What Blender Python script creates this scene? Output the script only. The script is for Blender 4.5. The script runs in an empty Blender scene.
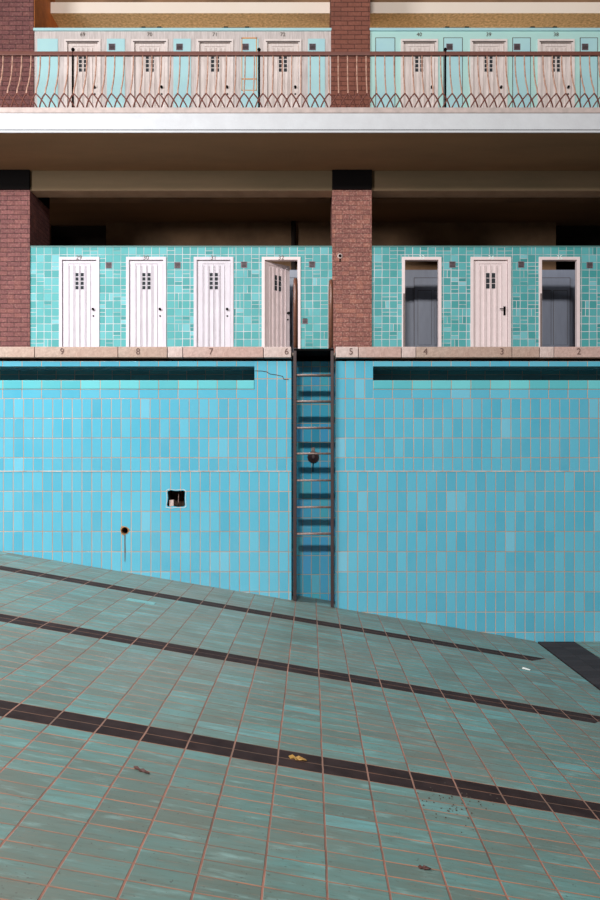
import bpy, bmesh, math, random
from mathutils import Vector, Matrix
random.seed(7)
C = bpy.context.scene
COL = C.collection
# ------------------------------------------------------------------ camera
F = 790.0; CX = 311.0; CY = 470.0; E = 1.5       # focal length (px), principal point, eye height
cd = bpy.data.cameras.new('camera'); cam = bpy.data.objects.new('camera', cd); COL.objects.link(cam)
cd.sensor_fit = 'VERTICAL'; cd.sensor_height = 36.0; cd.sensor_width = 24.0
cd.lens = F/900*36.0
cd.shift_x = -(CX-300)/900; cd.shift_y = (CY-450)/900
cd.clip_start = 0.05; cd.clip_end = 200
cam.location = (0, 0, E); cam.rotation_euler = (math.pi/2, 0, 0)
C.camera = cam
# ------------------------------------------------------------------ light and exposure
w = bpy.data.worlds.new('World'); C.world = w; w.use_nodes = True
w.node_tree.nodes['Background'].inputs[0].default_value = (1.0, 0.97, 0.95, 1)
w.node_tree.nodes['Background'].inputs[1].default_value = 0.10
def area(name, loc, target, sx, sy, power, col):
    l = bpy.data.lights.new(name, 'AREA'); l.shape = 'RECTANGLE'; l.size = sx; l.size_y = sy
    l.energy = power; l.color = col
    o = bpy.data.objects.new(name, l); COL.objects.link(o); o.location = loc
    o.rotation_euler = (Vector(target)-Vector(loc)).to_track_quat('-Z', 'Y').to_euler()
    return o
area('high_end_window', (-1.8, -10, E+9.4), (0.3, 9, E+1), 2.6, 1.0, 3150, (1.0, 0.96, 0.93))
area('left_fill', (-10.0, 2.5, E+4.8), (-3.0, 8.5, E), 3.5, 3.0, 1400, (0.97, 0.98, 1.0))  # unseen fill added to brighten the left end of the pool wall
area('overhead_fill', (-4.8, 6.9, E+6.2), (-4.4, 7.1, 0), 2.6, 1.8, 480, (0.98, 0.99, 1.0))  # unseen overhead fill added to make the far-left floor paler
for xl_ in (-2.2, 3.4): area('gallery_back_fill', (xl_, 15.2, E+5.5), (xl_, 14.9, E+8.5), 4.2, .3, 30, (1.0, 0.78, 0.55))  # hidden warm fills added to brighten the stucco underside
C.view_settings.view_transform = 'Standard'; C.view_settings.look = 'None'
C.view_settings.gamma = 1.0; C.view_settings.use_curve_mapping = False
C.view_settings.exposure = 0.0

D = 8.78           # pool wall
YP = 13.14         # pillar faces
YC = 13.17         # cabin front, lower level
YU = 13.30         # cabin front, gallery
YR = 14.65         # rear partition of the cabins
YB = 11.70         # gallery edge
def X(px, Y): return (px-CX)*Y/F
def Z(py, Y): return E+(CY-py)*Y/F
# ------------------------------------------------------------------ mesh helpers
class MB:
    def __init__(s): s.bm = bmesh.new()
    def box(s, x0, x1, y0, y1, z0, z1, mi=0, bev=0.0):
        b = bmesh.new() if bev else s.bm
        r = bmesh.ops.create_cube(b, size=1.0)
        for v in r['verts']:
            v.co = Vector(((x0+x1)/2+v.co.x*(x1-x0), (y0+y1)/2+v.co.y*(y1-y0), (z0+z1)/2+v.co.z*(z1-z0)))
        for v in r['verts']:
            for f in v.link_faces: f.material_index = mi
        if bev:
            bmesh.ops.bevel(b, geom=list(b.edges), offset=bev, segments=2, profile=0.7, affect='EDGES')
            for f in b.faces: f.material_index = mi
            s.merge(b)
        return s
    def merge(s, b):
        me = bpy.data.meshes.new('tmp'); b.to_mesh(me); b.free(); s.bm.from_mesh(me); bpy.data.meshes.remove(me)
    def tube(s, pts, r, seg=8, mi=0, r2=None):
        pts = [Vector(p) for p in pts]; rings = []; n = len(pts)
        prev = None
        for i, p in enumerate(pts):
            t = (pts[min(i+1, n-1)]-pts[max(i-1, 0)]).normalized()
            a = prev if prev is not None else (Vector((0, 1, 0)) if abs(t.y) < .9 else Vector((1, 0, 0)))
            u = (a - t*a.dot(t)).normalized(); v = t.cross(u); prev = u
            rr = r if r2 is None else r+(r2-r)*i/(n-1)
            rings.append([s.bm.verts.new(p+u*rr*math.cos(2*math.pi*k/seg)+v*rr*math.sin(2*math.pi*k/seg)) for k in range(seg)])
        for i in range(n-1):
            for k in range(seg):
                f = s.bm.faces.new((rings[i][k], rings[i][(k+1) % seg], rings[i+1][(k+1) % seg], rings[i+1][k]))
                f.material_index = mi; f.smooth = True
        for ring in (rings[0], rings[-1]):
            f = s.bm.faces.new(ring); f.material_index = mi
        return s
    def lathe(s, prof, origin, axis='Y', seg=24, mi=0):
        rings = []
        for (r, h) in prof:
            ring = []
            for k in range(seg):
                a = 2*math.pi*k/seg
                if axis == 'Y': p = Vector((r*math.cos(a), h, r*math.sin(a)))
                else: p = Vector((r*math.cos(a), r*math.sin(a), h))
                ring.append(s.bm.verts.new(p+Vector(origin)))
            rings.append(ring)
        for i in range(len(rings)-1):
            for k in range(seg):
                f = s.bm.faces.new((rings[i][k], rings[i][(k+1) % seg], rings[i+1][(k+1) % seg], rings[i+1][k])); f.smooth = True; f.material_index = mi
        for ring in (rings[0], rings[-1]):
            f = s.bm.faces.new(ring); f.material_index = mi
        return s
    def prism(s, poly, h, mi=0):     # poly: list of 3D points, extruded by vector h
        h = Vector(h); a = [s.bm.verts.new(Vector(p)) for p in poly]; b = [s.bm.verts.new(Vector(p)+h) for p in poly]
        n = len(a); fs = [s.bm.faces.new(a), s.bm.faces.new(b[::-1])]
        for i in range(n): fs.append(s.bm.faces.new((a[i], b[i], b[(i+1) % n], a[(i+1) % n])))
        for f in fs: f.material_index = mi
        return s
    def build(s, name, mats, parent=None, loc=None):
        bmesh.ops.recalc_face_normals(s.bm, faces=list(s.bm.faces))
        me = bpy.data.meshes.new(name)
        if loc is not None:
            for v in s.bm.verts: v.co -= Vector(loc)
        s.bm.to_mesh(me); s.bm.free()
        for m in (mats if isinstance(mats, (list, tuple)) else [mats]): me.materials.append(m)
        o = bpy.data.objects.new(name, me); COL.objects.link(o)
        if loc is not None: o.location = loc
        if parent:
            o.parent = parent
            o.matrix_parent_inverse = Matrix.Identity(4)
            if loc is None and parent.type == 'EMPTY': pass
        return o
def tag(o, label, cat, group=None):
    o['label'] = label; o['category'] = cat
    if group: o['group'] = group
    return o
def struct(o): o['kind'] = 'structure'; return o
def thing(name, label, cat, loc, group=None, rz=0):
    o = bpy.data.objects.new(name, None); COL.objects.link(o); o.location = loc; o.rotation_euler.z = rz
    o.empty_display_size = .1
    return tag(o, label, cat, group)
def copy_tree(o, parent=None):
    c = o.copy(); COL.objects.link(c); c.parent = parent
    for ch in list(o.children): copy_tree(ch, c)
    return c
def text(body, size, mat, parent, loc, rot=(math.pi/2, 0, 0), name='numeral', ext=0.002):
    cu = bpy.data.curves.new('t', 'FONT'); cu.body = body; cu.size = size; cu.align_x = 'CENTER'; cu.align_y = 'CENTER'
    cu.extrude = ext; cu.resolution_u = 4
    t = bpy.data.objects.new('t', cu); COL.objects.link(t)
    dg = bpy.context.evaluated_depsgraph_get(); me = bpy.data.meshes.new_from_object(t.evaluated_get(dg))
    bpy.data.objects.remove(t); bpy.data.curves.remove(cu)
    me.materials.clear(); me.materials.append(mat)
    o = bpy.data.objects.new(name, me); COL.objects.link(o); o.parent = parent; o.location = loc; o.rotation_euler = rot
    return o
# ------------------------------------------------------------------ node helpers
class NT:
    def __init__(s, name):
        s.m = bpy.data.materials.new(name); s.m.use_nodes = True; s.t = s.m.node_tree; s.b = s.t.nodes['Principled BSDF']
        s.tc = s.t.nodes.new('ShaderNodeTexCoord'); sp = s.t.nodes.new('ShaderNodeSeparateXYZ')
        s.t.links.new(s.tc.outputs['Object'], sp.inputs[0]); s.x, s.y, s.z = sp.outputs
        s.P = s.tc.outputs['Object']
    def put(s, sock, v):
        if isinstance(v, bpy.types.NodeSocket): s.t.links.new(v, sock)
        elif isinstance(v, (tuple, list)): sock.default_value = (*v, 1) if len(v) == 3 and len(sock.default_value) == 4 else v
        else: sock.default_value = v
    def m_(s, op, a, b=0.0, c=None, clamp=False):
        n = s.t.nodes.new('ShaderNodeMath'); n.operation = op; n.use_clamp = clamp
        s.put(n.inputs[0], a); s.put(n.inputs[1], b)
        if c is not None: s.put(n.inputs[2], c)
        return n.outputs[0]
    def xyz(s, a, b, c=0.0):
        n = s.t.nodes.new('ShaderNodeCombineXYZ'); s.put(n.inputs[0], a); s.put(n.inputs[1], b); s.put(n.inputs[2], c); return n.outputs[0]
    def white(s, v):
        n = s.t.nodes.new('ShaderNodeTexWhiteNoise'); n.noise_dimensions = '3D'; s.put(n.inputs['Vector'], v); return n.outputs['Value']
    def noise(s, scale, vec=None, detail=4, rough=.55, lo=.3, hi=.7):
        n = s.t.nodes.new('ShaderNodeTexNoise'); s.put(n.inputs['Vector'], s.P if vec is None else vec)
        n.inputs['Scale'].default_value = scale; n.inputs['Detail'].default_value = detail; n.inputs['Roughness'].default_value = rough
        return s.mr(n.outputs['Fac'], lo, hi)
    def mr(s, v, a, b, c=0.0, d=1.0):
        n = s.t.nodes.new('ShaderNodeMapRange'); n.clamp = True; s.put(n.inputs[0], v)
        for i, q in enumerate((a, b, c, d)): s.put(n.inputs[i+1], q)
        return n.outputs[0]
    def mix(s, f, a, b, mode='MIX'):
        n = s.t.nodes.new('ShaderNodeMix'); n.data_type = 'RGBA'; n.blend_type = mode
        s.put(n.inputs[0], f); s.put(n.inputs[6], a); s.put(n.inputs[7], b); return n.outputs[2]
    def ramp(s, f, stops):
        n = s.t.nodes.new('ShaderNodeValToRGB'); s.put(n.inputs[0], f); e = n.color_ramp.elements
        while len(e) < len(stops): e.new(.5)
        for i, (p, c) in enumerate(stops): e[i].position = p; e[i].color = (*c, 1)
        return n.outputs[0]
    def bump(s, h, dist=.003, strength=1.0, nrm=None):
        n = s.t.nodes.new('ShaderNodeBump'); n.inputs['Distance'].default_value = dist; n.inputs['Strength'].default_value = strength
        s.put(n.inputs['Height'], h)
        if nrm: s.t.links.new(nrm, n.inputs['Normal'])
        s.t.links.new(n.outputs[0], s.b.inputs['Normal']); return n.outputs[0]
    def scaled(s, sx, sy, sz):
        return s.xyz(s.m_('MULTIPLY', s.x, sx), s.m_('MULTIPLY', s.y, sy), s.m_('MULTIPLY', s.z, sz))
    def out(s, col, rough=.5, spec=None, metal=0.0):
        s.put(s.b.inputs['Base Color'], col); s.put(s.b.inputs['Roughness'], rough); s.put(s.b.inputs['Metallic'], metal)
        if spec is not None: s.put(s.b.inputs['Specular IOR Level'], spec)
        return s.m
    def grid(s, u, v, w, h, u0, v0, gu, gv):
        """square tile grid: returns (vertical-joint mask, horizontal-joint mask, random per tile, cell u, cell v)"""
        a = s.m_('DIVIDE', s.m_('SUBTRACT', u, u0), w); b = s.m_('DIVIDE', s.m_('SUBTRACT', v, v0), h)
        iu = s.m_('FLOOR', a); iv = s.m_('FLOOR', b)
        fu = s.m_('ABSOLUTE', s.m_('SUBTRACT', s.m_('FRACT', a), .5)); fv = s.m_('ABSOLUTE', s.m_('SUBTRACT', s.m_('FRACT', b), .5))
        mu = s.mr(fu, .5-gu/w*.5, .5-gu/w*.3); mv = s.mr(fv, .5-gv/h*.5, .5-gv/h*.3)
        return mu, mv, s.white(s.xyz(iu, iv, 3.1)), iu, iv
def wall_tile(name, w, h, u0, v0, cols, grout, g=.009, gloss=.14, gv=None):
    n = NT(name); u = n.m_('ADD', n.x, n.m_('SUBTRACT', n.y, D))
    wob = n.m_('MULTIPLY', n.m_('SUBTRACT', n.noise(1.3, lo=0, hi=1), .5), .012)
    mu, mv, r, iu, iv = n.grid(n.m_('ADD', u, wob), n.m_('ADD', n.z, wob), w, h, u0, v0, g, gv or g)
    mk = n.m_('MAXIMUM', mu, mv)
    c = n.ramp(r, cols)
    c = n.mix(n.m_('MULTIPLY', n.noise(3.0, lo=.35, hi=.75), .35), c, (cols[0][1][0]*1.6+.03, cols[0][1][1]*1.15, cols[0][1][2]*1.05))
    gcol = n.mix(n.noise(2.2), grout, tuple(q*.62 for q in grout))
    gcol = n.mix(n.m_('MULTIPLY', n.noise(9), .5), gcol, (.36, .20, .11))
    n.out(n.mix(mk, c, gcol), n.m_('ADD', n.m_('MULTIPLY', mk, .6), gloss), .5 if gloss < .3 else .2)
    h_ = n.m_('ADD', n.m_('MULTIPLY', mk, -1.0), n.m_('MULTIPLY', n.noise(14, detail=2), .12))
    n.bump(h_, .003, .7)
    return n.m
BL = [(0.0, (.070, .325, .445)), (.35, (.082, .36, .485)), (.75, (.090, .375, .50)), (.97, (.11, .40, .52)), (1.0, (.16, .43, .55))]
GR = (.50, .33, .23)
TW = 9.75*D/F
m_up = wall_tile('pool_tile_upper', TW, 19.75*D/F, X(335.5, D), Z(359, D), BL, GR)
m_lo = wall_tile('pool_tile_lower', TW*1.01, 20.1*D/F, X(338, D), Z(471.3, D), BL, GR)
m_hz = wall_tile('pool_tile_lying', 2*TW, 9.4*D/F, X(373, D), Z(398.6, D), BL, GR)
TEAL = [(0, (.06, .33, .38)), (.5, (.09, .40, .44)), (1, (.13, .47, .5))]
m_lip = wall_tile('gutter_lip_tile', 2*TW, 9.4*D/F, X(373, D), Z(389.4, D), TEAL, GR, gloss=.5)
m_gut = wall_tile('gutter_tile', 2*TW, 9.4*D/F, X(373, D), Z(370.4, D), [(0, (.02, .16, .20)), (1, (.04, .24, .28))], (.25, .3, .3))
m_rec = wall_tile('recess_tile', TW*.92, 19.75*D/F, X(312.5, D), Z(362, D),
                  [(0, (.03, .26, .40)), (.3, (.04, .34, .52)), (.55, (.07, .40, .46)), (.8, (.05, .30, .55)), (1, (.10, .42, .5))], (.42, .40, .30))
def plain(name, col, rough=.5, var=.25, scale=6, spec=.4, metal=0, bump=.0, dark=None, sc=None):
    n = NT(name); v = n.scaled(*sc) if sc else None
    f = n.noise(scale, v, 6, .6)
    d = dark or tuple(q*.6 for q in col)
    n.out(n.mix(n.m_('MULTIPLY', f, var), col, d), rough, spec, metal)
    if bump: n.bump(n.noise(scale*6, detail=5), bump, .6)
    return n.m
m_black = plain('black_iron_and_shade', (.006, .005, .005), .9, spec=.03)
m_rust = plain('rusty_painted_iron', (.032, .015, .017), .5, .8, 22, dark=(.035, .018, .016), bump=.001)
m_rung = plain('worn_rung_iron', (.30, .20, .17), .4, .8, 30, dark=(.05, .03, .03))
m_hand = plain('brown_handrail_paint', (.16, .062, .035), .35, .6, 18, dark=(.06, .025, .018))
m_cream = plain('cream_plaster', (.90, .78, .68), .8, .25, 2, dark=(.84, .68, .52))
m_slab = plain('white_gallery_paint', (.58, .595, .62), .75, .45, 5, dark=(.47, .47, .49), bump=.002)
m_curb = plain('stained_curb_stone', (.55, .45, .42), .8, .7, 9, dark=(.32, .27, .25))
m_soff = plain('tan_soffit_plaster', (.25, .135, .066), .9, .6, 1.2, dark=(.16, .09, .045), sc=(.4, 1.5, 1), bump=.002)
m_stucco = plain('rough_stucco', (.95, .72, .44), .9, .8, 20, dark=(.38, .25, .12), bump=.006)
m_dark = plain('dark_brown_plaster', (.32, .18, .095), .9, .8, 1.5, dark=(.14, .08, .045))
m_dark2 = plain('near_black_plaster', (.035, .022, .015), .9, .6, 2)  # near-black brown, also for vent slats and the rear pipe
m_warmside = plain('warm_lit_pillar_side', (.62, .20, .05), .8, .7, 6, dark=(.36, .11, .035), bump=.003)  # warm light on the pillar's side, put into the colour
m_deck = plain('deck_concrete', (.42, .34, .28), .8, .5, 4)
m_white = plain('white_door_paint', (.66, .62, .675), .65, .5, 7, dark=(.47, .42, .45), sc=(3, 3, .5))
m_pink = plain('pinkish_white_paint', (.76, .64, .64), .5, .4, 8, dark=(.60, .49, .48))
m_weather = plain('weathered_grey_pink_wood', (.70, .62, .60), .7, .8, 9, dark=(.42, .36, .34), sc=(4, 4, .4))
m_aqua = plain('aqua_wood_paint', (.43, .69, .70), .5, .5, 3, dark=(.34, .58, .68))
m_aqua2 = plain('green_aqua_paint', (.46, .72, .67), .5, .4, 3, dark=(.38, .62, .62))
m_slate = plain('slate_blue_paint', (.27, .30, .38), .4, .4, 5, dark=(.19, .21, .27), sc=(3, 3, .6))
m_line = plain('dark_line_and_shade', (.10, .075, .07), .7)  # dark lines; around gallery panels it paints their shadow
m_glass = NT('dark_vent_glass'); m_glass = m_glass.out((.03, .035, .04), .75, .15)
m_ink = plain('number_black_paint', (.05, .035, .03), .6, .6, 30, dark=(.2, .15, .12))
m_inkw = plain('number_pale_paint', (.75, .85, .83), .6)
m_inkr = plain('number_brown_paint', (.07, .03, .025), .7, .5, 60, dark=(.2, .12, .10))
m_vent = plain('grey_mauve_vent', (.20, .15, .18), .5, .7, 30, dark=(.07, .05, .07))
m_brownp = plain('cap_edge_teal', (.07, .20, .19), .5)
m_dirt = plain('dirt', (.06, .045, .035), .9)
m_leaf = plain('dry_leaf', (.34, .20, .05), .6, .6, 40, dark=(.3, .14, .03))
m_leaf2 = plain('brown_leaf', (.085, .032, .025), .7, .6, 40)
m_paper = plain('white_paper', (.85, .85, .82), .7)
m_yellow = plain('yellow_orange_board', (.85, .42, .08), .6)
m_tape = plain('orange_stain', (.72, .33, .12), .7)
# coping stone
def stone(name, col):
    n = NT(name); f = n.noise(38, detail=6, rough=.7, lo=.38, hi=.66)
    c = n.mix(f, col, tuple(q*.72 for q in col)); c = n.mix(n.m_('MULTIPLY', n.noise(3), .4), c, (col[0]*.8, col[1]*.6, col[2]*.55))
    n.out(c, .8, .3); n.bump(n.noise(60, detail=5), .004, .5); return n.m
m_cop = stone('pinkish_coping_stone', (.49, .35, .31)); m_cop2 = stone('pale_coping_stone', (.57, .47, .44))
m_cop3 = stone('tan_coping_stone', (.43, .32, .265))
# brick
def brick(name, a, b, c, mort, chips=.5):
    n = NT(name); t = n.t.nodes.new('ShaderNodeTexBrick'); u = n.m_('ADD', n.x, n.y)
    wob = n.m_('MULTIPLY', n.m_('SUBTRACT', n.noise(7, lo=0, hi=1), .5), .02)
    uu = n.m_('ADD', u, wob); zz = n.m_('ADD', n.z, n.m_('MULTIPLY', wob, .5))
    n.put(t.inputs['Vector'], n.xyz(uu, zz, 0))
    t.inputs['Scale'].default_value = 1; t.inputs['Brick Width'].default_value = .23; t.inputs['Row Height'].default_value = .078
    t.inputs['Mortar Size'].default_value = .006; t.inputs['Mortar Smooth'].default_value = .3; t.inputs['Bias'].default_value = 0
    t.inputs['Color1'].default_value = (*a, 1); t.inputs['Color2'].default_value = (*b, 1); t.inputs['Mortar'].default_value = (*mort, 1)
    r = n.white(n.xyz(n.m_('FLOOR', n.m_('DIVIDE', uu, .115)), n.m_('FLOOR', n.m_('DIVIDE', zz, .078)), 0))
    col = n.mix(n.m_('MULTIPLY', n.mr(r, .6, 1), .6), t.outputs['Color'], c)
    col = n.mix(n.m_('MULTIPLY', n.noise(30, detail=6, lo=.5, hi=.68), chips), col, (.60, .36, .28))
    col = n.mix(n.m_('MULTIPLY', n.noise(4, lo=.45, hi=.75), .5), col, tuple(q*.55 for q in a))
    n.out(col, .75, .3)
    h = n.m_('ADD', n.m_('MULTIPLY', t.outputs['Fac'], -1), n.m_('MULTIPLY', r, .5)); h = n.m_('ADD', h, n.m_('MULTIPLY', n.noise(25), .4))
    n.bump(h, .012, .9); return n.m
m_brick = brick('worn_red_brick', (.27, .105, .085), (.20, .075, .065), (.40, .16, .11), (.15, .07, .06), .55)
m_brickd = brick('dark_red_brick', (.20, .075, .072), (.15, .055, .055), (.24, .09, .075), (.07, .03, .03), .2)
m_brickp = brick('painted_brown_brick', (.26, .090, .060), (.22, .075, .052), (.27, .095, .065), (.10, .035, .026), .08)
# cabin wall tiles: squares, some of them split
n = NT('turquoise_cabin_tile'); u = n.m_('ADD', n.x, n.m_('SUBTRACT', n.y, YC))
wob = n.m_('MULTIPLY', n.m_('SUBTRACT', n.noise(1.7, lo=0, hi=1), .5), .02)
uu = n.m_('ADD', u, wob); zz = n.m_('ADD', n.z, wob); S = .128
mu, mv, r, iu, iv = n.grid(uu, zz, S, S, .03, Z(247, YC), .012, .012)
mu2, mv2, r2, iu2, iv2 = n.grid(uu, zz, S/2, S, .03, Z(247, YC), .010, .010)
mu3, mv3, r3, iu3, iv3 = n.grid(uu, zz, S, S/2, .03, Z(247, YC), .010, .010)
k1 = n.m_('GREATER_THAN', r, .93); k2 = n.m_('LESS_THAN', r, .22)
mk = n.m_('MAXIMUM', n.m_('MAXIMUM', mu, mv), n.m_('MAXIMUM', n.m_('MULTIPLY', k1, mu2), n.m_('MULTIPLY', k2, mv3)))
big = n.m_('GREATER_THAN', n.white(n.xyz(iu, n.m_('FLOOR', n.m_('MULTIPLY', iv, .5)), 8.)), .5)
rr = n.m_('FRACT', n.m_('ADD', r, n.m_('ADD', n.m_('MULTIPLY', k1, r2), n.m_('MULTIPLY', k2, r3))))
c = n.ramp(rr, [(0, (.033, .215, .225)), (.3, (.058, .29, .30)), (.6, (.080, .335, .35)), (.85, (.115, .39, .42)), (1, (.20, .48, .53))])
c = n.mix(n.m_('MULTIPLY', n.noise(2), .35), c, (.06, .36, .34))
gc = n.mix(n.noise(3), (.72, .66, .68), (.25, .38, .38))
n.out(n.mix(mk, c, gc), n.m_('ADD', n.m_('MULTIPLY', mk, .3), .5), .25); n.bump(n.m_('MULTIPLY', mk, -1), .004, .6)
m_cab = n.m
# pool floor
n = NT('pool_floor_tile')
X0 = .058; Y0 = 3.886; FW = .2266; FH = .1133
wob = n.m_('ADD', n.m_('MULTIPLY', n.m_('SUBTRACT', n.noise(1.1, lo=0, hi=1), .5), .010), n.m_('MULTIPLY', n.m_('SUBTRACT', n.noise(9, lo=0, hi=1), .5), .006))
fx = n.m_('ADD', n.x, wob); fy = n.m_('ADD', n.m_('ADD', n.y, wob), n.m_('MULTIPLY', n.m_('MINIMUM', n.x, 0.0), .025))
mu, mv, r, iu, iv = n.grid(fx, fy, FW, FH, X0, Y0, .0105, .010)
def rows(a, b): return n.m_('MULTIPLY', n.m_('GREATER_THAN', iv, a-.5), n.m_('LESS_THAN', iv, b+.5))
st = n.m_('ADD', rows(0, 1), n.m_('ADD', rows(16, 17), rows(33, 34)))
st = n.m_('MULTIPLY', st, n.m_('LESS_THAN', n.m_('ADD', n.x, n.m_('MULTIPLY', n.m_('SUBTRACT', n.y, n.m_('ADD', n.m_('MULTIPLY', n.m_('FLOOR', n.m_('DIVIDE', n.m_('ADD', iv, .5), 16)), 1.83), 3.95)), -.9)), 2.12))
c = n.ramp(r, [(0, (.100, .135, .115)), (.3, (.100, .170, .152)), (.75, (.105, .200, .184)), (.95, (.105, .235, .222)), (1, (.12, .28, .28))])
streak = n.noise(1.0, n.xyz(n.m_('MULTIPLY', n.x, 3.5), n.m_('MULTIPLY', n.y, 26), 0), 6, .65, .42, .68)
c = n.mix(n.m_('MULTIPLY', streak, .6), c, (.10, .115, .09))
c = n.mix(n.m_('MULTIPLY', n.noise(1.2, lo=.45, hi=.7), .55), c, (.15, .135, .105))
c = n.mix(n.m_('MULTIPLY', n.noise(1.0, n.xyz(n.m_('MULTIPLY', n.x, 5), n.m_('MULTIPLY', n.y, 20), 4), 5, .6, .55, .75), .5), c, (.26, .42, .40))
c = n.mix(n.m_('MULTIPLY', n.noise(1.0, n.xyz(n.m_('MULTIPLY', n.x, 9), n.m_('MULTIPLY', n.y, 85), 9), 4, .6, .60, .70), .55), c, (.27, .15, .10))
c = n.mix(n.m_('MULTIPLY', n.noise(1.0, n.xyz(n.m_('MULTIPLY', n.x, 7), n.m_('MULTIPLY', n.y, 60), 2), 5, .65, .55, .70), .6), c, (.07, .09, .075))
c = n.mix(n.m_('MULTIPLY', n.noise(60, detail=3, lo=.66, hi=.72), .7), c, (.05, .04, .03))
dk = n.mix(n.noise(8), (.016, .009, .009), (.035, .021, .020))
body = n.mix(st, c, dk)
gu = n.mix(n.noise(3.1), (.30, .125, .085), (.10, .05, .035)); gv = n.mix(n.noise(2.3, lo=.42, hi=.62), (.36, .155, .085), (.15, .10, .07))
gv = n.mix(n.m_('MULTIPLY', st, .7), gv, (.08, .05, .04))
col = n.mix(mv, body, gv); col = n.mix(mu, col, n.mix(n.m_('MULTIPLY', st, .25), gu, (.3, .24, .2)))
mk = n.m_('MAXIMUM', mu, mv)
n.out(col, n.m_('ADD', n.m_('MULTIPLY', n.noise(3, lo=.3, hi=.8), .2), n.m_('ADD', .42, n.m_('MULTIPLY', n.m_('MAXIMUM', mk, st), .25))), n.mr(st, 0, 1, .5, .12))
hh = n.m_('ADD', n.m_('MULTIPLY', mk, -1), n.m_('MULTIPLY', streak, .10)); n.bump(hh, .003, .6)
m_floor = n.m
m_strip = NT('dark_drain_tile')
n = m_strip; mu, mv, r, iu, iv = n.grid(n.x, n.y, .2266, .1133, 2.49, 0, .006, .006); mk = n.m_('MAXIMUM', mu, mv)
n.out(n.mix(mk, n.mix(r, (.024, .019, .021), (.038, .031, .033)), (.018, .013, .013)), .7, .1); n.bump(n.m_('MULTIPLY', mk, -1), .002, .5); m_strip = n.m

# ================================================================== STRUCTURE
XL0, XR0 = -8.0, 8.0
def fz(x): return E-(1.483+.168*x)
XB = 2.52; ZF = fz(XB)
# sloping pool floor
def slabfloor(name, pts, th, mat):
    m = MB(); m.prism([Vector(p) for p in pts], (0, 0, -th)); return struct(m.build(name, mat))
slabfloor('floor', [(XL0, -6, fz(XL0)), (XB-.03, -6, fz(XB-.03)), (XB-.03, 9.35, fz(XB-.03)), (XL0, 9.35, fz(XL0))], .2, m_floor)
slabfloor('floor', [(2.935, -6, ZF), (XR0, -6, ZF), (XR0, 9.35, ZF), (2.935, 9.35, ZF)], .2, m_floor)
m = MB(); m.box(XB-.03, XB, -6, D, ZF-.15, ZF-.02); m.box(2.925, 2.935, -6, D, ZF-.15, ZF-.012)
struct(m.build('trim_1', m_black))
m = MB(); m.box(XB, 2.925, -6, D, ZF-.15, ZF)
struct(m.build('trim_2', m_strip))
# pool wall
xl, xr = X(291.3, D), X(335.7, D); YW = D+.45; zb = E-2.2
zs = Z(471.3, D)
def hole_cut(obj, cutters):
    for c_ in cutters:
        md = obj.modifiers.new('b', 'BOOLEAN'); md.operation = 'DIFFERENCE'; md.object = c_; md.solver = 'EXACT'
    dg = bpy.context.evaluated_depsgraph_get(); dg.update()
    me = bpy.data.meshes.new_from_object(obj.evaluated_get(dg)); obj.modifiers.clear(); obj.data = me
    for c_ in cutters: bpy.data.objects.remove(c_)
m_hole = plain('broken_mortar', (.08, .05, .035), .95, .8, 20, bump=.01)
m = MB(); m.box(XL0, xl, D, YW, zb-.6, zs); wl = struct(m.build('wall_left', [m_lo, m_hole])); wl.data.materials
c1 = MB(); hx0, hx1, hz0, hz1 = X(167, D), X(185, D), Z(506.5, D), Z(490.5, D)
poly = []
for (a, b) in [(0, .1), (.06, 0), (.35, .03), (.6, -.03), (.93, 0), (1, .08), (.98, .5), (1, .93), (.9, 1.0), (.5, .97), (.2, 1.02), (.03, .95), (.06, .5)]:
    poly.append((hx0+(hx1-hx0)*a, D-.05, hz0+(hz1-hz0)*b))
c1.prism(poly, (0, .30, 0)); c1 = c1.build('cut', m_hole)
c2 = MB(); c2.lathe([(.040, -.05), (.040, .22)], (X(124.6, D), D, Z(530.5, D)), seg=20); c2 = c2.build('cut', m_hole)
hole_cut(wl, [c1, c2])
def paint_hole():
    me = wl.data; ix = [i for i, mm in enumerate(me.materials) if mm and mm.name.startswith('broken')]
    for p in me.polygons:
        cc = p.center
        if D+.001 < cc.y < YW-.01 and XL0+.01 < cc.x < xl-.01 and cc.z < zs-.01 and cc.z > zb-.55: p.material_index = ix[0]
paint_hole()
zc = Z(361.2, D)
m = MB()
g0, g1 = Z(380.2, D), Z(366.3, D)
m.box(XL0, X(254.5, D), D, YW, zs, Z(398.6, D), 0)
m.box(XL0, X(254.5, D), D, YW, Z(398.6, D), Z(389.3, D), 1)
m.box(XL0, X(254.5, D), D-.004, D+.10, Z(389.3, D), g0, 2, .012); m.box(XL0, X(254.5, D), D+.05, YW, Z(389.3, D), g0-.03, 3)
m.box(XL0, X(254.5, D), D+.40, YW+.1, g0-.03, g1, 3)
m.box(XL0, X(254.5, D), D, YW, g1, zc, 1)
m.box(X(254.5, D), xl, D, YW, zs, zc, 0)
struct(m.build('wall_left', [m_up, m_hz, m_lip, m_gut]))
m = MB(); m.box(xr, XR0, D, YW, zb-.2, zs); struct(m.build('wall_right', m_lo))
m = MB()
m.box(X(373, D), XR0, D, YW, zs, Z(398.6, D), 0)
m.box(X(373, D), XR0, D, YW, Z(398.6, D), Z(389.3, D), 1)
m.box(X(373, D), XR0, D-.004, D+.10, Z(389.3, D), g0, 2, .012); m.box(X(373, D), XR0, D+.05, YW, Z(389.3, D), g0-.03, 3)
m.box(X(373, D), XR0, D+.40, YW+.1, g0-.03, g1, 3)
m.box(X(373, D), XR0, D, YW, g1, zc, 1)
m.box(xr, X(373, D), D, YW, zs, zc, 0)
struct(m.build('wall_right', [m_up, m_hz, m_lip, m_gut]))
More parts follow.
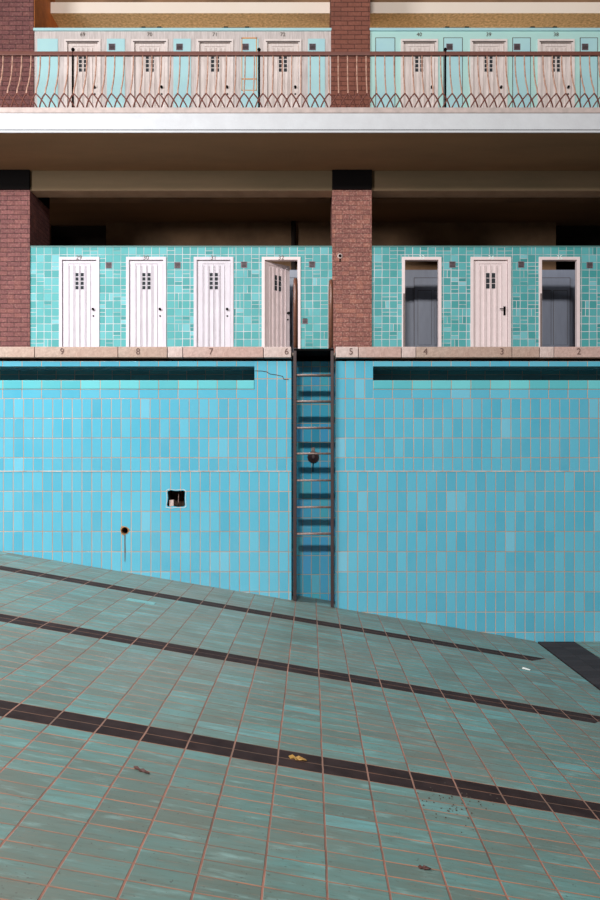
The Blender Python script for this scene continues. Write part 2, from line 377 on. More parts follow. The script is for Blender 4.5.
# seam ledge across the wall
for a, b in ((XL0, xl), (xr, XR0)):
    m = MB(); m.box(a, b, D-.004, D+.02, zs-.006, zs+.006, 0, .002); struct(m.build('trim_3', plain('seam_grout', (.50, .46, .44), .8, .8, 9, dark=(.25, .18, .15)) if a == XL0 else bpy.data.materials['seam_grout']))
YRB = D+.41
m = MB(); m.box(xl-.02, xr+.02, YRB, YRB+.2, zb-.2, Z(350.2, D)); struct(m.build('wall_back', m_rec))
# deck
zd = Z(347.3, D)
m = MB(); m.box(XL0, xl, D+.36, 16.4, zd-.122, zd-.002); m.box(xl, xr, YRB, 16.4, zd-.1, zd-.002); m.box(xr, XR0, D+.36, 16.4, zd-.122, zd-.002)
struct(m.build('floor', m_deck))
# gap under coping, its shadow drawn as a recessed black strip
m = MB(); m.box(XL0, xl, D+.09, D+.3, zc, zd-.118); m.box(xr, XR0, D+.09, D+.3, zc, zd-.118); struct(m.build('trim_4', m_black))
# gallery slab, curb, drip edge
z0, z1 = Z(133, YB), Z(113.3, YB)
m = MB(); m.box(XL0, XR0, YB, YC, z0, z1, 0); m.box(XL0, XR0, YC, 16.4, z0, z1, 0)
for f in m.bm.faces:
    pass
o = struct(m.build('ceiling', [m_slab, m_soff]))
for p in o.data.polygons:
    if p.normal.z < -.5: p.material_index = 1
m = MB(); m.box(XL0, XR0, YB-.02, YB, z0, z0+.032, 0, .006); struct(m.build('trim_5', m_slab))
m = MB(); m.box(XL0, XR0, YB-.012, YB, z0+.032, z0+.046); struct(m.build('trim_6', m_black))
zcu = Z(108.8, YB+.03)
m = MB(); m.box(XL0, XR0, YB-.02, YB+.22, z1, zcu, 0, .012); struct(m.build('trim_7', m_curb))
# beam behind the pillars' heads, soffit beyond
bz0 = Z(190, YP)
m = MB(); m.box(XL0, XR0, YP+.03, YP+.36, bz0, z0, 0); o = struct(m.build('ceiling', [plain('olive_beam_shade', (.135, .088, .048), .9, .6, 1.5, dark=(.08, .06, .03), sc=(.5, 1, 2)), plain('pinkish_beam_underside', (.46, .30, .20), .9, .6, 3, dark=(.26, .16, .10))]))  # front colour darkened for the gallery edge's shadow, underside lighter
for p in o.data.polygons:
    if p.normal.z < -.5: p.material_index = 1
m = MB(); m.box(XL0, XR0, 14.3, 14.5, z0-.09, z0, 0, .01); m.box(XL0, XR0, YP+.36, YP+.40, bz0+.03, z0, 0); struct(m.build('ceiling', m_dark))
# far back wall with dark openings
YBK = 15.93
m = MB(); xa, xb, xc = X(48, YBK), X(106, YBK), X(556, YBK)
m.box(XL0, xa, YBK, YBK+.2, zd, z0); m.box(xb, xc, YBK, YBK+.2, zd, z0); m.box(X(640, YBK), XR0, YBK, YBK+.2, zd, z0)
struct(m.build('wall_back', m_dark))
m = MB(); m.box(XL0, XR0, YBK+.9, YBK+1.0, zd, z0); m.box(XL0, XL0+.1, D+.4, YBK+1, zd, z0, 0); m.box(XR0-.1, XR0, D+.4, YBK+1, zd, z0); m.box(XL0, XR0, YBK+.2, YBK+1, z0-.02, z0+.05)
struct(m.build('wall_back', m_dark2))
# lower cabin front wall (with door openings)
fr_low = [(59.2, 99.6), (126.2, 166.4), (193.8, 233.6), (261.8, 300.6), (401.8, 441.4), (470.4, 511), (538.6, 579.8)]
ztop = Z(247.2, YC); zdr = Z(257, YC)
def piers(fr, a, b):
    e = [a]+[v for p in fr for v in p]+[b]; return [(e[i], e[i+1]) for i in range(0, len(e), 2)]
for nm, a, b, fr in (('wall_left', X(-6, YC), X(336, YC), fr_low[:4]), ('wall_right', X(368, YC), XR0-.1, fr_low[4:])):
    fx_ = [(X(p, YC), X(q, YC)) for p, q in fr]
    m = MB()
    for p, q in piers(fx_, a, b): m.box(p, q, YC, YC+.08, zd-.002, ztop)
    for p, q in fx_: m.box(p, q, YC, YC+.08, zdr, ztop)
    struct(m.build(nm, m_cab))
    m = MB(); m.box(a, b, YC-.012, YC+.09, ztop, ztop+.022, 0, .004); struct(m.build('trim_8', m_brownp))
# cabin dividers and rear partition
divs = [-4.62, -3.58, -2.42, -1.27, -.10, 1.04, 2.46, 3.50, 5.04]
for d in divs: struct(MB().box(d-.03, d+.03, YC+.08, YR, zd-.002, ztop-.12).build('wall_cabins', m_slate))
for a, b in ((-4.65, .32), (1.02, 6.2)): struct(MB().box(a, b, YR, YR+.05, zd-.002, ztop, 0, .012).build('wall_cabins', m_slate))
# gallery cabin front
zt = Z(29.3, YU); zu0 = z1
fr_up = [(64.5, 101), (131.5, 168), (196.5, 233.5), (264.3, 301.5), (400.6, 438), (470, 507.3), (537.5, 574.5)]
zud = Z(39.5, YU)
for nm, a, b, fr, mm in (('wall_left', X(33.5, YU), X(332, YU), fr_up[:4], m_weather), ('wall_right', X(369, YU), XR0-.1, fr_up[4:], m_aqua2)):
    fx_ = [(X(p, YU), X(q, YU)) for p, q in fr]; m = MB()
    for p, q in piers(fx_, a, b): m.box(p, q, YU, YU+.06, zu0, zt)
    for p, q in fx_: m.box(p, q, YU, YU+.06, zud, zt)
    struct(m.build(nm, mm))
    m = MB(); m.box(a, b, YU-.03, YU+.09, zt-.035, zt+.01, 0, .006); struct(m.build('trim_9', m_aqua))
    m = MB(); m.box(a, b, YU+.9, YU+.95, zu0, zt-.2); struct(m.build('wall_cabins', m_slate))
# painted panels in the gallery front
for a, b in [(37.5, 58), (107, 125), (173.5, 191), (241, 258.5), (308, 325)]:
    m = MB(); m.box(X(a, YU), X(b, YU), YU-.012, YU, zu0+.02, Z(39, YU), 0, .004); struct(m.build('trim_10', m_aqua))
for a, b in [(376, 394.5), (444, 462), (513, 530), (580.5, 597)]:
    m = MB(); m.box(X(a, YU), X(b, YU), YU-.014, YU, zu0+.02, Z(38.5, YU), 0, .003); struct(m.build('trim_10', m_aqua))
    m = MB(); m.box(X(a-.7, YU), X(b+.7, YU), YU-.004, YU, zu0+.02, Z(37.6, YU)); struct(m.build('trim_11', m_line))  # dark sheet standing in for the shadow lines around the panel
# cream lintel with rough underside above the gallery cabins
YL = 14.1
zl0, zl1 = Z(13.2, YL), Z(2.2, YL)
for a, b in ((-4.66, .34), (1.0, XR0-.1)):
    m = MB(); m.box(a, b, YL, YL+1.6, zl0, zl1, 0); o = struct(m.build('ceiling', [m_cream, m_stucco]))
    for p in o.data.polygons:
        if p.normal.z < -.5: p.material_index = 1
m = MB(); m.box(XL0, XR0, YL+.25, YL+1.8, zl1, zl1+.6); struct(m.build('ceiling', m_dark))
m = MB(); m.box(XL0, XR0, 15.7, 15.9, z1, zl0+.5); struct(m.build('wall_back', m_stucco))

# ================================================================== PILLARS
def pillar_low(px0, px1, label, mat):
    a, b = X(px0, YP), X(px1, YP)
    t = thing('brick_pillar', label, 'pillar', ((a+b)/2, YP+.3, zd-.002), 'brick pillars of the pool deck')
    ox, oy, oz = t.location; w_ = (b-a)/2
    MB().box(a-ox, b-ox, -.3, .70, 0, Z(190, YP)-oz, 0, .008).build('shaft', mat, t)
    c_ = MB().box(a-ox+.0, b-ox+.0, -.32, .70, Z(189.6, YP)-oz, z0-oz-.002, 0, .006).build('capital', m_black, t); c_['label'] = 'black capital under the balcony soffit'
    return t
pillar_low(-10, 29.8, 'dark red brick pillar at the left end of the pool deck, black block on top', m_brickd)
pm = pillar_low(332.2, 371.8, 'worn red brick pillar on the pool deck beside the ladder, between doors 32 and 33', m_brick)
s_ = thing('wall_fitting', 'small dark round fitting near the top of the middle brick pillar', 'fitting', (X(340, YP), YP, Z(256, YP)))
MB().lathe([(.045, 0), (.045, -.006), (.03, -.008)], (0, 0, 0), seg=18).build('mortar_ring', m_cop2, s_)
MB().lathe([(.024, -.006), (.024, -.018), (.012, -.026)], (0, 0, 0), seg=14).build('socket', m_black, s_)
MB().box(-.012, .012, -.014, 0, -.10, -.045, 0, .003).build('stub', m_black, s_)
YPU = YU-.03
def pillar_up(px0, px1, label, side):
    a, b = X(px0, YPU), X(px1, YPU)
    t = thing('brick_pillar', label, 'pillar', ((a+b)/2, YPU+.3, z1), 'brick pillars of the balcony')
    ox, oy, oz = t.location
    MB().box(a-ox, b-ox, -.3, .9, 0, E+8.9-oz, 0, .008).build('shaft', m_brickp if side else m_brickd, t)
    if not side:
        f = MB().box(b-ox, b-ox+.012, -.28, 1.0, zt-oz, E+8.9-oz).build('warm_lit_side', m_warmside, t); f['label'] = 'side face coloured orange for warm light'  # thin slab whose orange carries the warm light on this side
pillar_up(-10, 33.6, 'dark red brick pillar at the left end of the balcony with warm light coloured onto its side', False)
pillar_up(331.0, 370.2, 'brown painted brick pillar on the balcony between doors 72 and 40', True)

# ================================================================== COPING STONES
XE = -1.0
st_ = [(-330, 34.7, m_cop3, None, 'tan coping stone at the far left of the pool edge below the dark pillar'),
 (34.7, 118, m_cop3, ('9', 62), 'long tan coping stone marked 9 below door 29'),
 (118, 167.5, m_cop3, ('8', 138), 'tan coping stone marked 8 below door 30'),
 (167.5, 182.8, m_cop2, None, 'short pale pink coping stone between the ones marked 8 and 7'),
 (182.8, 263.5, m_cop, ('7', 211), 'pinkish coping stone marked 7 below door 31'),
 (263.5, 291.4, m_cop2, ('6', 286.5), 'pale coping stone marked 6 at the left of the ladder'),
 (335.6, 358.5, m_cop2, ('5', 351), 'pale coping stone marked 5 at the right of the ladder'),
 (358.5, 401.5, m_cop, None, 'pinkish coping stone below the middle brick pillar, right of number 5'),
 (401.5, 416, m_cop2, None, 'short almost white coping stone just left of number 4'),
 (416, 512, m_cop3, ('4', 425.5), 'longest tan coping stone, marked 4 and 3'),
 (512, 539.6, m_cop3, None, 'tan coping stone just right of number 3 below the tiled wall'),
 (539.6, 554, m_cop2, None, 'short pale coping stone left of number 2'),
 (554, 800, m_cop, ('2', 579), 'coping stone marked 2 at the right end of the pool edge')]
for a, b, mm, num, lab in st_:
    xa_, xb_ = X(a, D-.04), X(b, D-.04); cx_ = (xa_+xb_)/2
    o = MB().box(xa_+.003, xb_-.003, D-.045, D+.36, zd-.118, zd, 0, .008).build('coping_stone', mm, None, (cx_, D+.1, zd-.118))
    tag(o, lab, 'coping stone', 'coping stones along the pool edge')
    nums = [num] if num else []
    if num and num[0] == '4': nums.append(('3', 502))
    for s, px in nums:
        text(s, .10, m_inkr, o, (X(px, D-.05)-cx_, D-.047-(D+.1), .062), name='numeral', ext=.0015)

# ================================================================== DOORS
def make_door(px0, px1, Y, zb_, zt_, num, label, group, style, leaf=True, angle=0, rows_=4, numc=None, numsize=.10):
    a, b = X(px0, Y), X(px1, Y); W = b-a; H = zt_-zb_
    t = thing('cabin_door' if leaf else 'door_frame', label, 'door' if leaf else 'door frame', ((a+b)/2, Y, zb_), group)
    t['kind'] = 'thing'
    fm, lm = style
    ft = .052; w2 = W/2
    f = MB(); f.box(-w2, -w2+ft, -.02, .08, 0, H, 0, .006); f.box(w2-ft, w2, -.02, .08, 0, H, 0, .006); f.box(-w2+ft-.004, w2-ft+.004, -.02, .08, H-ft, H, 0, .006)
    f.build('frame', fm, t)
    nz = H-ft*.35 if zt_ < E+5 else H+.06
    text(num, numsize, numc or m_ink, t, (0, -.0225 if zt_ < E+5 else -.006, nz+(.0 if zt_ < E+5 else .02)), name='number')
    if not leaf:
        MB().box(-w2+ft-.03, -w2+ft-.008, -.027, -.019, 0, H*.72).build('hinge_strip', m_line, t)
        return t
    lw = W-2*ft-.008; lh = H-ft-.012
    pv = bpy.data.objects.new('leaf', bpy.data.meshes.new('leaf'))
    L = MB(); ncol = 6; pw = lw/ncol
    L.box(0, lw, .012, .036, .01, lh)
    # window cells: the leaf's boards stop around them
    cw = ch = .078 if rows_ == 3 else .054; gx = gz = .012 if rows_ == 3 else .018; gx += 0 if rows_ == 3 else .008
    cx0 = lw/2-cw-gx/2; topz = lh-.20
    for k in range(ncol):
        d = .0 if k in (0, ncol-1) else .006
        L.box(k*pw+.004, (k+1)*pw-.004, d, .014, .01 if k in (0, ncol-1) else .03, lh if k in (0, ncol-1) else lh-.05, 0, .0035)
    L.box(0, lw, -.001, .012, lh-.045, lh, 0, .003)
    for k in range(1, ncol-1):     # hollowed boards with raised rounded edges
        xk = k*pw
        for e_ in (xk+.004, xk+pw-.016): L.box(e_, e_+.012, -.008, .012, .03, lh-.075, 0, .004)
    cells = MB()
    lo = L.build('leaf', lm, t); lo.location = (-w2+ft+.004, .012, 0)
    if angle: lo.rotation_euler.z = angle
    MBg = MB()
    for i in range(2):
        for j in range(rows_):
            x_ = cx0+i*(cw+gx); z_ = topz-(j+1)*ch-j*gz
            MBg.box(x_, x_+cw, -.004, .003, z_, z_+ch, 0, .002)
    MBg.build('window_grid', m_glass, lo)
    K = MB(); kx = lw-.05; kz = lh*(0.62 if zt_ < E+5 else .61)
    if 'lever' in label:
        K.box(kx-.018, kx+.018, -.008, 0, kz-.10, kz+.05, 0, .003); K.tube([(kx, -.004, kz), (kx, -.05, kz), (kx-.09, -.05, kz)], .009)
        K.build('handle', m_black, lo)
    else:
        K.lathe([(.018, .0), (.018, -.012), (.012, -.02), (.022, -.035), (.018, -.05), (.004, -.054)], (kx, 0, kz), seg=14)
        K.build('knob', m_black, lo)
        MB().lathe([(.014, .0), (.014, -.010)], (kx, 0, kz-.11), seg=12).build('keyhole_plate', m_black, lo)
    return t
GL = 'numbered cabin doors on the pool deck'
zdl = zd-.002
gap = 0.012
low = [(fr_low[0], '29', 'white plank door 29 with eight small panes, nearest the dark pillar, pool deck', (m_white, m_white), 4, True, 0),
 (fr_low[1], '30', 'white plank door 30 with eight small panes, second from left on the pool deck', (m_white, m_white), 4, True, 0),
 (fr_low[2], '31', 'white plank door 31 on the pool deck between door 30 and the half-open door', (m_white, m_white), 4, True, 0),
 (fr_low[3], '32', 'half-open white door 32 on the pool deck, swung inwards left of the ladder', (m_pink, m_pink), 3, True, 1),
 (fr_low[5], '34', 'closed pinkish white door 34 with lever handle between two open doorways', (m_pink, m_pink), 3, True, 0)]
for (p, q), num, lab, stl, rw, lf, ang in low:
    make_door(p, q, YC, zdl, zdr, num, lab, GL, stl, lf, .72 if ang else 0, rw, m_inkw if num == '34' else m_ink)
make_door(*fr_low[4], YC, zdl, zdr, '33', 'pinkish white frame of open doorway 33, next to the middle brick pillar', 'frames of open doorways', (m_pink, m_pink), False, numc=m_inkw)
make_door(*fr_low[6], YC, zdl, zdr, '35', 'pinkish white frame of open doorway 35 at the right end of the deck', 'frames of open doorways', (m_pink, m_pink), False, numc=m_inkw)
GU = 'numbered cabin doors on the balcony'
m_upd = plain('faded_pink_door_paint', (.84, .74, .71), .6, .8, 8, dark=(.52, .43, .39), sc=(5, 5, .4))
m_upf = plain('faded_pink_frame_paint', (.84, .74, .71), .6, .6, 8, dark=(.58, .49, .45))
ups = ['69', '70', '71', '72', '40', '39', '38']
uplab = ['faded pink door at the left end of the balcony beside the dark pillar', 'faded pink balcony door 70, second from the left',
 'faded pink balcony door 71 left of the panel with orange outline', 'faded pink balcony door 72, last before the brown brick pillar',
 'pinkish door 40 in the aqua front, first right of the brown brick pillar', 'pinkish balcony door 39 in the middle of the aqua front right of the pillar',
 'pinkish balcony door 38 at the right end of the aqua front']
for (p, q), num, lab in zip(fr_up, ups, uplab):
    t = make_door(p, q, YU, zu0, zud, num, lab, GU, (m_upf, m_upd), True, 0, 4, m_ink, .09)
    W = (X(q, YU)-X(p, YU))/2
    o = MB().box(-W+.03, W-.03, -.024, -.018, zud-zu0-.055, zud-zu0-.037).build('head_groove', m_line, t)
# inner doors of the open cabins
def inner(pxc, label):
    yi = YR-.01; x_ = X(pxc, YR); t = thing('inner_door', label, 'door', (x_, yi, zdl), 'grey-blue doors inside the open cabins'); t['kind'] = 'thing'
    L = MB(); L.box(-.34, .34, -.035, -.002, 0, ztop-zdl-.15, 0, .004)
    for (a, b) in ((.12, .80), (.95, 1.95)):
        L.box(-.26, -.02, -.045, -.035, a, b, 0, .006); L.box(.04, .28, -.045, -.035, a, b, 0, .006)
    L.build('leaf', m_slate, t)
    g = MB()
    for sx in (-.34, .335): g.box(sx, sx+.008, -.0375, -.03, 0, ztop-zdl-.16)
    g.box(-.34, .343, -.0375, -.03, ztop-zdl-.165, ztop-zdl-.157)
    for (a, b) in ((.12, .80), (.95, 1.95)):
        for (u0, u1) in ((-.27, -.01), (.03, .29)):
            g.box(u0, u1, -.0375, -.034, b+.004, b+.012); g.box(u1-.006, u1, -.0375, -.034, a, b+.01); g.box(u0, u0+.006, -.0375, -.034, a, b+.01)
    g.build('grooves', m_line, t)
inner(432, 'slate blue panelled door inside the open cabin next to the middle pillar')
inner(551, 'slate blue panelled door inside the open cabin at the right end')
inner(290, 'slate blue panelled door inside the half-open cabin 32')

# ================================================================== VENTS
def vent(px, py, Y, lab, grp, w_=.105):
    x_, z_ = X(px, Y), Z(py, Y)
    o = MB(); h = w_/2
    o.box(-h, h, -.006, 0, -h, h, 0, .002)
    for k in range(4): o.box(-h+.012, h-.012, -.011, -.005, -h+.014+k*.022, -h+.026+k*.022, 1, .002)
    o = o.build('wall_vent', [m_vent, m_dark2]); o.location = (x_, Y, z_); tag(o, lab, 'vent', grp)
gl = 'square vents in the turquoise tiles'
vent(108.8, 265.3, YC, 'grey square vent between doors 29 and 30', gl)
vent(177.5, 265.3, YC, 'mauve square vent between doors 30 and 31', gl)
vent(244, 264.8, YC, 'grey square vent between doors 31 and 32', gl)
vent(312, 264.5, YC, 'mauve square vent upper right of the half-open door', gl)
vent(305, 321.3, YC, 'blue-grey square plate low beside the half-open door frame', gl, .09)
vent(452.3, 264.6, YC, 'dark square vent between open doorway 33 and door 34', gl)
vent(521, 264.6, YC, 'dark square vent between door 34 and open doorway 35', gl)
vent(589.6, 265.3, YC, 'dark square vent right of the last open doorway', gl)
gu_ = 'square vents in the balcony panels'
for px, lab in ((112, 'grey vent in aqua panel right of the first balcony door'), (179.5, 'grey vent in aqua panel between balcony doors 70 and 71'),
 (245.5, 'grey vent inside the orange outlined balcony panel'), (312.5, 'grey vent in aqua panel left of the brown pillar'),
 (449.5, 'mauve vent between balcony doors 40 and 39'), (517, 'mauve vent between balcony doors 39 and 38'), (585, 'mauve vent right of balcony door 38')):
    vent(px, 47, YU-.014, lab, gu_, .11)

# ================================================================== BALCONY RAILING
rl = thing('balcony_railing', 'rusty iron balcony railing with bellied bars and a lattice of crossing feet', 'railing', (0, YB, z1))
oz = z1
yr_, zr_ = YB+.10, Z(54, YB+.10)-oz
MB().box(-6.4, 6.3, .075, .125, zr_-.03, zr_+.028, 0, .010).build('handrail', plain('brown_rail_paint', (.16, .052, .036), .5, .7, 14, dark=(.11, .035, .025)), rl)
zk = Z(93.4, YB-.10)-oz; zft = zcu-oz
b = MB()
r_ = .0105
b.tube([(0, .10, zr_-.02), (0, .09, zr_-.18), (0, .055, zr_-.34), (0, -.01, zr_-.50), (0, -.07, zk+.09), (0, -.10, zk)], r_, 6)
for s in (-1, 1):
    b.tube([(0, -.10, zk), (s*.035, -.085, zk-.034), (s*.070, -.055, zk-.072), (s*.100, -.02, zk-.115), (s*.122, .01, zk-.155), (s*.130, .03, zft-.004)], r_, 6, 1)
m_bal = plain('peeling_pink_iron', (.72, .44, .34), .6, .9, 10, dark=(.24, .10, .06))
m_foot = plain('rusty_foot_iron', (.20, .065, .045), .6, .8, 30, dark=(.09, .025, .02))
b0 = b.build('baluster', [m_bal, m_foot], rl)
pitch = .139; px_post = X(259, YB+.08)
xs = [px_post+pitch*(i+.5) for i in range(-39, 50) if abs(px_post+pitch*(i+.5)) < 5.6]
b0.location.x = xs[0]
for x_ in xs[1:]:
    c_ = b0.copy(); COL.objects.link(c_); c_.parent = rl; c_.location.x = x_
p = MB(); p.tube([(0, .09, zft-.004), (0, .09, zr_)], .016, 8); p.tube([(0, .09, zr_), (0, .095, zr_+.055)], .018, 8); p.lathe([(.006, .04), (.026, .055), (.028, .07), (.012, .09), (.004, .095)], (0, .1, zr_), 'Z', 10)
p0 = p.build('post', m_black, rl); p0.location.x = px_post
for k in (-1, 1):
    c_ = p0.copy(); COL.objects.link(c_); c_.parent = rl; c_.location.x = px_post+k*20*pitch

# ================================================================== LADDER
lx0, lx1 = X(295.2, D), X(332.4, D)
ld = thing('pool_ladder', 'tall rusty iron ladder with flat treads in the tiled wall recess', 'ladder', ((lx0+lx1)/2, D, fz((lx0+lx1)/2)))
ox, oy, oz = ld.location
for x_ in (lx0, lx1):
    MB().box(x_-.020-ox, x_+.016-ox, -.035, .03, fz(x_)-oz-.012, zd-oz-.01, 0, .006).build('side_rail', m_rust, ld)
tw = (lx1-lx0)/2-.015
tr = MB(); tr.box(-tw, tw, -.02, .085, -.012, .008, 0, .004); tr.tube([(-tw, -.02, -.002), (tw, -.02, -.002)], .011, 8)
ty = [375, 401.3, 427.7, 453.4, 480.2, 507, 533.6]
t0 = tr.build('tread', m_rung, ld); t0.location.z = Z(ty[0], D)-oz
for y_ in ty[1:]:
    c_ = t0.copy(); COL.objects.link(c_); c_.parent = ld; c_.location.z = Z(y_, D)-oz
MB().box(-tw-.03, tw+.03, -.04, YRB-D+.0, Z(349.6, D)-oz-.016, Z(349.6, D)-oz+.006, 0, .003).build('top_platform', m_black, ld)
for x_, py, nm in ((X(295.3, D), 274.5, 'left'), (X(331.3, D), 276, 'right')):
    zt_ = Z(py, D); pts = [(0, 0, 0), (0, 0, zt_-zd-.12)]
    for k in range(1, 9):
        a = math.pi*k/9; pts.append((0, .24-.24*math.cos(a), zt_-zd-.12+.12*math.sin(a)))
    pts += [(0, .48, zt_-zd-.12), (0, .48, 0)]
    o = MB(); o.tube(pts, .023, 10); o.lathe([(.045, 0), (.045, .012)], (0, .48, 0), 'Z', 14)
    o = o.build('hoop_handrail', m_hand); o.location = (x_, D+.005, zd-.005)
    o.parent = ld; o.location = Vector((x_, D+.005, zd-.012))-ld.location
# valve on recess back wall
vx, vz = X(313.3, YRB), Z(457, YRB)
v = thing('pipe_flange', 'round rusty flange on the recess back wall behind the ladder', 'pipe fitting', (vx, YRB, vz))
MB().lathe([(.068, 0), (.068, -.02), (.060, -.028), (.035, -.03), (.030, -.05), (.012, -.055)], (0, 0, 0), seg=24).build('disc', m_rust, v)
MB().box(-.016, .016, -.03, 0, .06, .11, 0, .004).build('lug', m_rung, v)
MB().tube([(-.002, -.008, -.06), (-.004, -.008, -.17)], .006, 6).build('pipe', m_black, v)

# ================================================================== HOLES' TRIMMINGS, CRACK
hr = MB(); cxh, czh = X(124.6, D), Z(530.5, D)
R = []
for k in range(24):
    a = 2*math.pi*k/24; j = 1+.10*math.sin(3*a+1)+.06*math.sin(7*a); R.append((a, j))
vi = [hr.bm.verts.new((.037*math.cos(a), -.003, .037*math.sin(a))) for a, j in R]; vo = [hr.bm.verts.new((.050*j*math.cos(a), -.0005, .050*j*math.sin(a))) for a, j in R]
vb = [hr.bm.verts.new((.037*math.cos(a), .06, .037*math.sin(a))) for a, j in R]
for k in range(24):
    q = (k+1) % 24; hr.bm.faces.new((vi[k], vi[q], vo[q], vo[k])); hr.bm.faces.new((vb[k], vb[q], vi[q], vi[k]))
m_rim = plain('rusty_mortar', (.42, .22, .09), .9, .8, 30, dark=(.14, .07, .04), bump=.003)
o = hr.build('pipe_sleeve', m_rim); o.location = (cxh, D-.001, czh); tag(o, 'rust-rimmed round pipe hole low in the left pool wall', 'pipe hole')
dr = MB(); dr.prism([(-.006, 0, 0), (.006, 0, 0), (.005, 0, -.09), (.007, 0, -.16), (.003, 0, -.30), (-.003, 0, -.30), (-.006, 0, -.14)], (0, -.0015, 0))
o = dr.build('stain', plain('rust_run', (.10, .06, .04), .8), o); o.location = (.004, 0, -.045)
m_wire = m_black
hb = thing('broken_brick', 'pinkish brick fragment inside the square hole in the left pool wall', 'brick', (hx0+.045, D+.06, hz0+.002))
MB().box(-.025, .025, -.04, .05, 0, .07, 0, .006).build('fragment', m_cop2, hb)
MB().tube([(.07, .03, -.0), (.072, .0, .06), (.07, .03, .16)], .005, 6).build('wire', m_rung, hb)
rim = MB()
pp = [(-.012, -.012), (.05, -.02), (.12, -.012), (.19, -.016), (.215, .0), (.208, .09), (.214, .17), (.19, .192), (.09, .186), (.02, .196), (-.010, .18), (-.004, .1)]
sx_ = (hx1-hx0)/.2; sz_ = (hz1-hz0)/.178
outer = [Vector((hx0+a*sx_, D-.0025, hz0+b_*sz_)) for a, b_ in pp]; cc = Vector(((hx0+hx1)/2, D-.0035, (hz0+hz1)/2))
inner_ = [cc+(v_-cc)*.955 for v_ in outer]
va = [rim.bm.verts.new(v_) for v_ in outer]; vb_ = [rim.bm.verts.new(v_) for v_ in inner_]; vc = [rim.bm.verts.new(v_+Vector((0, .05, 0))) for v_ in inner_]
for k in range(len(va)):
    q = (k+1) % len(va); rim.bm.faces.new((va[k], va[q], vb_[q], vb_[k])); rim.bm.faces.new((vb_[k], vb_[q], vc[q], vc[k]))
o = rim.build('hole_rim', plain('chipped_glaze', (.62, .58, .55), .7, .5, 20, dark=(.5, .4, .36)), wl)
ck = MB(); cp = [(255, 370.8), (262, 371), (266.5, 371.8), (270, 374), (276, 374.8), (282.5, 376.3), (283.8, 379.2), (288.5, 379.4)]
ck.tube([(X(a, D), D-.0005, Z(b_, D)) for a, b_ in cp], .0045, 5); ck.build('crack', m_dirt, wl)

# ================================================================== SMALL THINGS
def onfloor(px, py):
    # point of the sloping floor seen at a pixel
    dx = (px-CX)/F; dz = (CY-py)/F          # E + dz*Y = E-1.483-.168*dx*Y
    Y = -1.483/(dz+.168*dx); return Vector((dx*Y, Y, E+dz*Y))
def scrap(name, px, py, outline, mat, lab, cat, th=.003, curl=.01, rz=0):
    p_ = onfloor(px, py); m = MB(); c0 = m.bm.verts.new((0, 0, curl*.2+th)); n_ = len(outline)
    vs = [m.bm.verts.new((a, b_, th+curl*(.5+.5*math.sin(k*2.1)))) for k, (a, b_) in enumerate(outline)]
    c1_ = m.bm.verts.new((0, 0, 0)); ws = [m.bm.verts.new((a, b_, curl*(.5+.5*math.sin(k*2.1))*.9)) for k, (a, b_) in enumerate(outline)]
    for k in range(n_):
        q = (k+1) % n_; m.bm.faces.new((c0, vs[k], vs[q])); m.bm.faces.new((c1_, ws[q], ws[k])); m.bm.faces.new((vs[k], ws[k], ws[q], vs[q]))
    o = m.build(name, mat); o.location = p_+Vector((0, 0, .001)); o.rotation_euler = (0, math.atan(.168), rz); tag(o, lab, cat); return o
leafp = [(-.045, 0), (-.03, .018), (-.012, .012), (0, .03), (.015, .014), (.04, .02), (.05, 0), (.03, -.014), (.012, -.01), (0, -.026), (-.016, -.012), (-.032, -.014)]
scrap('dry_leaf', 297, 759.5, leafp, m_leaf, 'yellow dry leaf lying on the nearest dark stripe of the pool floor', 'leaf', rz=-.2)
scrap('dead_leaf', 141, 771, [(a*1.0, b_*.55) for a, b_ in leafp], m_leaf2, 'dark reddish dead leaf on the pool floor, lower left', 'leaf', rz=-.5, curl=.006)
scrap('dead_leaf', 424, 869, [(a*.55, b_*.6) for a, b_ in leafp], m_leaf2, 'small reddish brown leaf scrap near the bottom edge, right of centre', 'leaf', curl=.006)
scrap('paper_scrap', 526, 669.3, [(-.035, -.02), (.035, -.03), (.04, .015), (-.03, .03)], m_paper, 'white paper scrap on the pool floor near the dark drain strip', 'paper', rz=-.3, curl=.006)
random.seed(3)
gd = MB()
for k in range(60):
    p_ = onfloor(455+random.gauss(0, 20), 803+random.gauss(0, 9)); s = random.uniform(.0015, .0038)
    gd.box(p_.x-s, p_.x+s, p_.y-s, p_.y+s, p_.z-.001, p_.z+s, 0, .001)
o = gd.build('grit', m_dirt); tag(o, 'dark grit scattered below the nearest dark stripe, right of centre', 'grit'); o['kind'] = 'stuff'
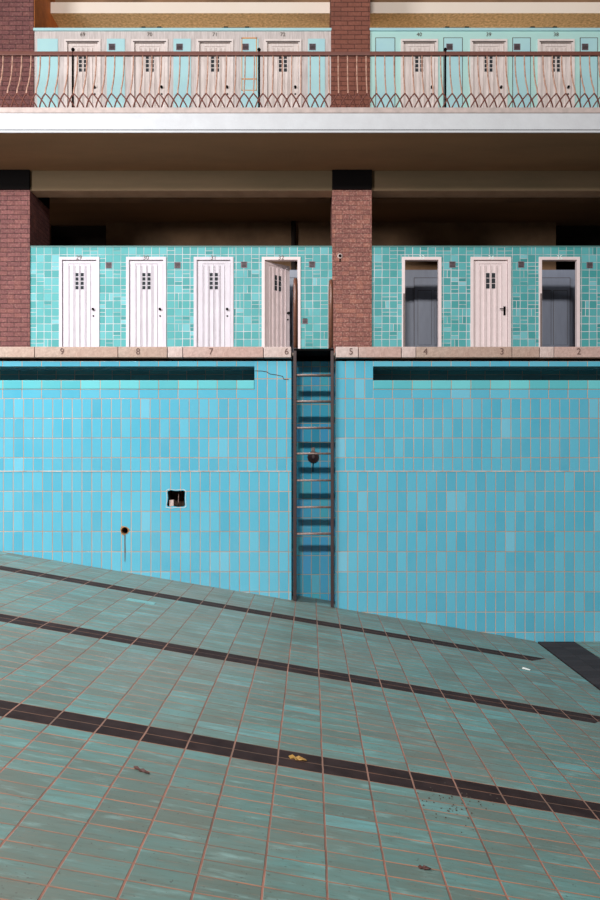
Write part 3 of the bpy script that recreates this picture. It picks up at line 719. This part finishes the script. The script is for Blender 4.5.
pq = onfloor(141, 601.5); o = MB().box(-.13, .13, -.05, .05, -.002, .003, 0, .001).build('loose_tile', plain('bright_turquoise_glaze', (.14, .32, .31), .3)); o.location = pq; o.rotation_euler.y = math.atan(.168)
tag(o, 'brighter turquoise tile on the pale floor just below the left pool wall', 'tile')
o = MB().box(-.045, .045, 0, .02, 0, .22, 0, .004).build('yellow_board', m_yellow); o.location = (X(384, YU-.1), YU-.1, z1); tag(o, 'small yellow-orange board standing behind the balcony railing right of the pillar', 'board')
of = MB(); xa_, xb_ = X(241.5, YU), X(257, YU)
for (a, b_, c_, d_) in ((xa_, xb_, Z(80, YU), Z(80, YU)+.02), (xa_, xb_, Z(91, YU), Z(91, YU)+.012), (xa_, xa_+.014, Z(91, YU), Z(38, YU)), (xb_-.014, xb_, Z(91, YU), Z(38, YU)), (xa_, xb_, Z(38, YU)-.02, Z(38, YU))):
    of.box(a, b_, YU-.017, YU-.011, c_, d_)
struct(of.build('trim_12', m_tape))
for k, (a, b_, lab) in enumerate([(139.5, 163, 'dark iron rod lying above balcony door 70'), (222, 251, 'dark iron rod lying above the gap between balcony doors 71 and 72'),
   (443.5, 471, 'dark iron rod lying on the aqua front between balcony doors 40 and 39'), (529, 559, 'dark iron rod lying on the aqua front above balcony door 38')]):
    x0_, x1_ = X(a, YU), X(b_, YU); o = MB()
    o.tube([(x0_, YU+.02, zt+.026), (x1_, YU+.02, zt+.026)], .015, 8); o.box(x0_+.03, x0_+.1, YU, YU+.05, zt+.01, zt+.05, 0, .004); o.box(x1_-.1, x1_-.03, YU, YU+.05, zt+.01, zt+.05, 0, .004)
    tag(o.build('iron_rod', m_black, None, ((x0_+x1_)/2, YU+.02, zt+.01)), lab, 'rod', 'iron rods on top of the balcony cabins')
xq = X(293.5, YBK-.05); o = MB(); o.tube([(0, 0, 0), (0, 0, z0-zd)], .05, 10); o = o.build('pipe', m_dark2); o.location = (xq, YBK-.06, zd-.002)
tag(o, 'dark vertical pipe on the rear wall above the half-open door', 'pipe')
